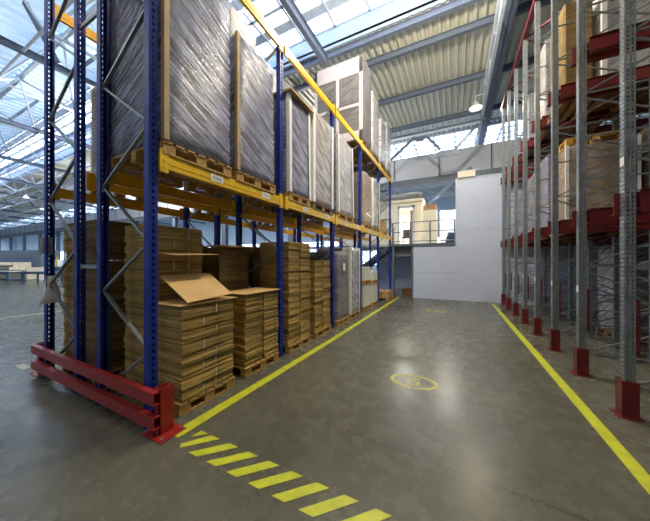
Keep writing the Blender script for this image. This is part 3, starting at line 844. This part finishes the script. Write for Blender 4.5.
lane_load(5, 1, 2.0, 3.0, 4.2, 'silver wrapped load on the lower red rails, sixth lane', P+'the silver load in the sixth lane on the lower rails', 'load_grey', 'film_white')
lane_load(1, 1, 3.4, 4.5, 4.2, 'brown wrapped load deep in the second lane on the lower rails', P+'the load deep in the second lane', 'load_brown', 'film_clear')
lane_load(0, 1, 3.6, 4.7, 4.4, 'brown wrapped load deep in the nearest lane on the lower rails', P+'the load deep in the nearest lane', 'load_brown', 'film_clear')
pallet(2.0, 2.9, 6.80, 7.70, 4.118, 'yellow wooden pallet lying on the brown goods in the drive-in rack', 'yellowwood')
lane_load(3, 0, 3.2, 4.2, 2.1, 'grey wrapped load on the floor inside the drive-in rack', P+'the grey floor load inside the drive-in rack', 'load_grey', 'film_white', corner='paper')
lane_load(1, 0, 3.35, 4.45, 2.2, 'dark brown wrapped load on the floor inside the second lane', P+'the dark brown floor load in the second lane', 'load_brown', 'film_clear')

# ---------------------------------------------------------------- far wall, mezzanine, office
def slab(name, m, *bx_):
    b = MB()
    for q in bx_: b.box(*q)
    return structure(b.build(name, m))
slab('wall_mezzanine', M['whitewall'], (-1.80, .02, 13.0, 13.12, 0, 1.24), (-1.80, .02, 13.0, 13.12, 1.25, 2.5))
slab('wall_partition', M['whitewall'], *[(x, min(x+2.2, XR)-.012, 13.0, 13.12, z, z+h_) for x in (.1, 2.3, 4.5, 6.7) for z, h_ in ((0, 3.2), (3.206, 2.22))])
slab('wall_partition_backing', M['band'], (.1, XR, 13.125, 13.2, 0, 5.42), (-1.78, .02, 13.125, 13.2, 0, 2.48))
slab('trim_1', M['whitewall'], (.02, .10, 12.96, 13.14, 0, 5.43), (.02, XR, 12.98, 13.14, 5.43, 5.49))
slab('trim_2', M['darksteel'], (-2.95, .02, 12.94, 13.12, 2.5, 2.62), (-2.82, -2.70, 13.0, 13.12, 0, 2.5), (-1.90, -1.80, 13.0, 13.12, 0, 2.5))
slab('mezzanine_floor', M['band'], (-8.0, .02, 13.12, 18.5, 2.5, 2.62))
slab('wall_recess', M['whitewall'], (-4.2, .0, 15.4, 15.5, 0, 2.5), (-1.80, -1.72, 13.12, 15.4, 0, 2.5))
slab('wall_recess_header', M['greymachine'], (-2.70, -1.90, 13.3, 13.35, 2.0, 2.5))
tag(MB().box(-.03, .03, -.25, .25, 0, 1.15).build('wooden_board', M['brownwood'], None, (-1.9, 13.45, 0)), 'red brown wooden panel leaning inside the dark doorway', 'panel')
for (x, y, s, l) in ((-2.62, 13.9, .36, 'blue grey box inside the dark doorway'), (-2.2, 13.95, .38, 'brown carton inside the dark doorway')):
    tag(MB().box(-s/2, s/2, -s/2, s/2, 0, s*.8).box(-s/2-.01, s/2+.01, -s/2-.01, s/2+.01, s*.8, s*.8+.03).build('storage_box', M['greymachine'] if 'blue' in l else M['brownwood'], None, (x, y, 0)), l, 'box')
# railing
r = tag(empty('railing', (-1.4, 13.05, 2.62)), 'dark steel railing along the mezzanine edge in front of the office', 'railing')
for x in (-1.40, -.55, .35, 1.38): MB().box(x-.03, x+.03, -.03, .03, 0, 1.05).build('post', M['darksteel'], r)
for z in (.12, .58, 1.05): MB().tube((-1.42, 0, z), (1.4, 0, z), .022, 8).build('rail_bar', M['darksteel'], r)
# office cabin on the mezzanine
slab('wall_office', M['cream'], (-6.5, -2.78, 14.6, 14.7, 2.62, 5.0), (-2.0, -1.55, 14.6, 14.7, 2.62, 5.0), (-2.78, -2.0, 14.6, 14.7, 4.72, 5.0),
     (-1.62, -1.55, 14.7, 17.5, 2.62, 5.0), (-6.5, -1.55, 17.5, 17.6, 2.62, 5.0))
slab('ceiling_office', M['cream'], (-6.5, -1.50, 14.5, 17.6, 5.0, 5.14))
w = slab('door_1', M['band'], (-2.85, -2.74, 14.55, 14.6, 2.62, 4.82), (-2.06, -1.95, 14.55, 14.6, 2.62, 4.82), (-2.85, -1.95, 14.55, 14.6, 4.68, 4.82))
MB().quad((-2.74, 14.58, 2.66), (-2.06, 14.58, 2.66), (-2.06, 14.58, 4.68), (-2.74, 14.58, 4.68)).build('pane', M['glass'], w)
slab('window_4', M['bluegrey'], (-4.1, -3.2, 14.56, 14.6, 3.4, 3.46), (-4.1, -3.2, 14.56, 14.6, 4.1, 4.16), (-4.1, -4.04, 14.56, 14.6, 3.4, 4.16), (-3.65, -3.6, 14.56, 14.6, 3.4, 4.16), (-3.26, -3.2, 14.56, 14.6, 3.4, 4.16))
tag(MB().box(-.09, .09, -.05, .05, 0, 2.05).build('wooden_post', M['brownwood'], None, (-2.2, 15.3, 2.62)), 'red brown wooden door edge seen through the office glass', 'wooden post')
c = tag(empty('office_chair', (-2.45, 14.98, 2.62)), 'black chair seen through the glass of the office door', 'chair')
MB().box(-.22, .22, -.22, .22, .42, .50).build('seat', M['black'], c, bevel=.02); MB().box(-.22, .22, .18, .24, .52, .95).build('backrest', M['black'], c, bevel=.02)
for sx in (-1, 1):
    for sy in (-1, 1): MB().tube((sx*.2, sy*.2, 0), (sx*.18, sy*.18, .42), .015, 6).build('leg', M['black'], c)
cb = tag(empty('cabinet', (-1.15, 14.2, 2.62)), 'pale grey metal cabinet standing beside the office door', 'cabinet')
MB().box(-.34, .34, -.22, .22, 0, 1.75).build('body', M['cream'], cb)
for s in (-1, 1):
    d = MB().box(min(s*.01, s*.33), max(s*.01, s*.33), -.235, -.222, .05, 1.72).build('door', M['cream'], cb)
    MB().box(s*.04-.01, s*.04+.01, -.25, -.236, .8, 1.0).build('handle', M['galv'], d)
for i, (x, w_, h_, l) in enumerate(((-1.33, .26, .20, 'left of the two'), (-1.0, .3, .26, 'right of the two'))):
    tag(MB().box(-w_/2, w_/2, -.15, .15, 0, h_).box(-w_/2-.008, w_/2+.008, -.155, .155, h_, h_+.03).build('cardboard_box', M['card_box'], None, (x, 14.15, 4.372)), 'brown cardboard box on the grey cabinet, %s' % l, 'box')
slab('wall_office_side', M['cream'], (-.75, 1.5, 15.6, 15.7, 2.62, 4.55))
slab('door_2', M['whitewall'], (-.62, .62, 15.52, 15.6, 2.62, 4.35))
bgm = wobble_box(.6, .4, .5, .06, 5, nz=5, taper=.35)
tag(bgm.build('sack', M['fabric'], None, (-.1, 13.6, 2.622), smooth=True), 'dark blue sack slumped behind the railing by the white wall', 'sack')
tag(MB().box(-.34, .34, -.15, .15, 0, .26).box(-.36, .36, -.16, .16, .26, .29).box(-.26, -.16, -.12, .12, -.0, .0).build('beige_box', M['cream'], None, (.45, 13.06, 5.492)), 'small beige box sitting on top of the white partition wall', 'box')
# stairs
st = tag(empty('staircase', (-2.95, 13.6, 0)), 'dark steel staircase climbing to the office behind the blue rack', 'staircase')
for y in (-.42, .42): MB().bar((-3.3, y, .0), (0.1, y, 2.62), .04, .26).build('stringer', M['darksteel'], st)
for k in range(13):
    MB().box(-3.15+k*.245, -2.89+k*.245, -.4, .4, .16+k*.19, .19+k*.19).build('step', M['darksteel'], st)
for y in (-.44, .44):
    MB().tube((-3.3, y, .95), (0.1, y, 3.57), .022, 8).build('handrail', M['darksteel'], st)
    for k in range(5): MB().tube((-3.2+k*.8, y, .1+k*.617), (-3.2+k*.8, y, 1.03+k*.617), .016, 6).build('baluster', M['darksteel'], st)
# clutter and ducts above the office
b = MB(); b.tube((-6, 15.2, 5.5), (-1.8, 15.2, 5.5), .18, 14); b.tube((-1.8, 15.2, 5.5), (-1.8, 17.5, 5.5), .18, 14)
tag(b.build('air_duct', M['galv'], smooth=True), 'silver air duct lying on the office cabin roof', 'duct')
b = MB()
for k in range(6): b.bar((-6+k*2, 18.2, 6.9), (-6+k*2+1, 18.2, 6.0), .06, .06); b.bar((-6+k*2+1, 18.2, 6.0), (-4+k*2, 18.2, 6.9), .06, .06)
b.bar((-8, 18.2, 6.0), (8, 18.2, 6.0), .1, .1); b.bar((-8, 18.2, 6.85), (8, 18.2, 6.85), .1, .1)
b.bar((-1.3, 15.5, 5.0), (.7, 14.2, 6.3), .14, .14)
structure(b.build('roof_truss', M['bluegrey']))

# ---------------------------------------------------------------- far left of the hall
def bench(x, y, L, label, rz=.35):
    e = tag(empty('roller_table', (x, y, 0), rz), label, 'roller table', 'steel roller tables in the open hall')
    MB().box(-L/2, L/2, -.5, -.44, .75, .93).build('side_rail', M['bluebench'], e); MB().box(-L/2, L/2, .44, .5, .75, .93).build('side_rail', M['bluebench'], e)
    b = MB(); n = int(L/.16)
    for i in range(n): b.tube((-L/2+.08+i*.16, -.43, .89), (-L/2+.08+i*.16, .43, .89), .03, 6)
    b.build('rollers', M['bluetable'], e)
    k = max(2, int(L/2)+1)
    for i in range(k):
        xx = -L/2+.15+i*(L-.3)/(k-1)
        l = MB(); l.box(xx-.05, xx+.05, -.48, -.38, 0, .75); l.box(xx-.05, xx+.05, .38, .48, 0, .75); l.box(xx-.03, xx+.03, -.38, .38, .2, .28)
        l.build('leg', M['bluebench'], e)
bench(-33.2, 6.6, 3.6, 'blue steel roller table cut by the picture edge', .3)
bench(-28.9, 7.9, 3.2, 'blue steel roller table nearer the outer blue post', .2)
e = tag(empty('machine', (-47, 11.3, 0), .3), 'long grey enclosed machine in the open hall behind the roller tables', 'machine')
MB().box(-5, 4, -1, 1, .6, 3.0).build('housing', M['greymachine'], e); MB().box(-5.2, 4.2, -1.1, 1.1, .0, .6).build('base', M['darksteel'], e)
MB().box(-3, 3, -1.06, -1.0, 1.1, 2.2).build('front_door', M['bluegrey'], e)
for i, (x, y, n) in enumerate(((-37.0, 8.2, 8), (-34.8, 8.5, 6), (-39.6, 8.3, 7))):
    e = tag(empty('crate', (x, y, 0), .3), 'pale slatted wooden crate behind the roller tables, %s' % ('tallest of them', 'nearest the blue post', 'farthest from the blue post')[i], 'crate', 'pale slatted crates in the open hall')
    for k in range(n-2): MB().box(-1, 1, -.6, .6, .16+k*.22, .30+k*.22).build('slat', M['palewood'], e)
    for sx in (-1, 1): MB().box(sx-.06, sx+.06, -.64, .64, 0, .12+(n-2)*.22+.2).build('corner_post', M['palewood'], e)
for i, (x, y, m_, l) in enumerate(((-40.5, 12.3, 'bluebench', 'small blue machine standing left of the cardboard stack'), (-36.4, 11.9, 'greymachine', 'small grey machine between the outer post and the cardboard'))):
    e = tag(empty('small_machine', (x, y, 0)), l, 'machine')
    MB().box(-.8, .8, -.5, .5, 0, 1.1).build('body', M[m_], e, bevel=.04); MB().box(-.4, .5, -.4, .4, 1.1, 1.9).build('head', M['white'], e, bevel=.04)
    MB().tube((.6, -.3, 1.1), (.6, -.3, 2.2), .06).build('mast', M['yellow'], e)
# ---------------------------------------------------------------- lamps
def lathe(prof, n=20):
    b = MB()
    for r, z in prof:
        for i in range(n): b.v.append((r*math.cos(2*PI*i/n), r*math.sin(2*PI*i/n), z))
    for j in range(len(prof)-1):
        for i in range(n): b.f.append((j*n+i, j*n+(i+1) % n, (j+1)*n+(i+1) % n, (j+1)*n+i))
    return b
sh_me = lathe([(.05, .34), (.09, .30), (.12, .22), (.22, .12), (.32, 0), (.31, 0), (.21, .11), (.11, .2)]).mesh('shade', M['white'], smooth=True)
ln_me = lathe([(.0, .03), (.2, .03), (.27, .045), (.2, .05), (0, .05)]).mesh('lens', M['lampglow'])
def lamp(x, y, z, label, power, color=(1, .9, .74), arm=False, drop=1.4, group='high bay lamps', kind='POINT'):
    e = tag(empty('bay_lamp', (x, y, z)), label, 'lamp', group)
    put('shade', sh_me, e); put('lens', ln_me, e)
    b = MB()
    if arm: b.tube((0, 0, .33), (0, 0, .62), .025); b.tube((0, 0, .62), (.62, 0, .66), .025)
    else: b.tube((0, 0, .33), (0, 0, drop), .018)
    b.build('arm' if arm else 'cord', M['steel'], e)
    if power:
        ld = bpy.data.lights.new('bay_lamp_light', kind); ld.energy = power; ld.color = color; ld.shadow_soft_size = .22
        if kind == 'SPOT': ld.spot_size = math.radians(150)
        lo = bpy.data.objects.new('bay_lamp_light', ld); COL.objects.link(lo); lo.parent = e; lo.location = (0, 0, -.30)
WARM = (1, .86, .62)
lamp(.92, 14.75, 9.35, 'lit high bay lamp on an arm of the roof girder above the white wall', 230, WARM, True, kind='SPOT')
lamp(-.6, -3.0, 9.2, 'high bay lamp over the aisle behind the camera', 60, WARM)
lamp(-.6, 1.8, 9.2, 'high bay lamp over the near end of the aisle', 450, WARM)
lamp(-.6, 6.7, 9.2, 'high bay lamp over the middle of the aisle', 1300, WARM)
lamp(-10, -4.0, 9.2, 'high bay lamp over the hall beyond the rack end', 250, WARM)
lamp(-16, 6.5, 8.5, 'added fill lamp over the open hall, hidden by the blue racks', 900, (1, .95, .88))  # added lamp, lifts the dark trusses from below
lamp(-30, 14.5, 8.5, 'added fill lamp over the open hall beyond the back rack', 1500, (1, .95, .88))  # added to brighten the hall trusses
lamp(-9, 15.5, 8.5, 'added fill lamp over the hall behind the far end of the racks', 700, (1, .95, .88))  # added fill for the roof steel behind the racks
lamp(-55, 4, 8.5, 'added fill lamp far out over the open hall', 1500, (1, .95, .88))  # added fill for the distant trusses
lamp(-40.88, 9.93, 8.5, 'white cone lamp hanging over the hall beside the outer blue post', 0, drop=2.2)
lamp(-48.18, 13.1, 8.5, 'second white cone lamp hanging behind the outer blue post', 0, drop=2.2)
lamp(-72, 16.5, 8.3, 'small distant cone lamp hanging before the crane beam', 0, drop=2.4)
# office interior lamp
tl = MB().box(-.6, .6, -.06, .06, 0, .05).build('tube_light', M['tube'], None, (-2.6, 15.8, 4.94)); tag(tl, 'tube light on the office cabin ceiling', 'lamp')
def area(name, loc, sx, sy, power, color, rot=(0, 0, 0)):
    ld = bpy.data.lights.new(name, 'AREA'); ld.shape = 'RECTANGLE'; ld.size = sx; ld.size_y = sy; ld.energy = power; ld.color = color
    lo = bpy.data.objects.new(name, ld); COL.objects.link(lo); lo.location = loc; lo.rotation_euler = rot; return lo
area('office_tube_light', (-2.6, 15.8, 4.9), 1.2, .12, 200, (1, .93, .8))
area('mezzanine_tube_light', (-.2, 14.9, 5.3), 1.2, .12, 120, (1, .93, .82))

# ---------------------------------------------------------------- sky
w = bpy.data.worlds.new('World'); sc.world = w; w.use_nodes = True
bg = w.node_tree.nodes['Background']; bg.inputs[0].default_value = (.74, .86, 1.0, 1); bg.inputs[1].default_value = 5.2

# ---------------------------------------------------------------- camera
cam = bpy.data.cameras.new('camera'); co = bpy.data.objects.new('camera', cam); COL.objects.link(co)
cam.sensor_fit = 'HORIZONTAL'; cam.sensor_width = 36; cam.lens = 36*256/650
cam.clip_start = .05; cam.clip_end = 400
co.location = (0, 0, 1.8); co.rotation_euler = (PI/2, 0, math.atan(130/256))
sc.camera = co
sc.view_settings.view_transform = 'Standard'; sc.view_settings.look = 'None'
sc.view_settings.gamma = 1; sc.view_settings.exposure = .25; sc.view_settings.use_curve_mapping = False
sc.cycles.use_denoising = True
sc.cycles.max_bounces = 8; sc.cycles.transparent_max_bounces = 16; sc.cycles.sample_clamp_indirect = 6
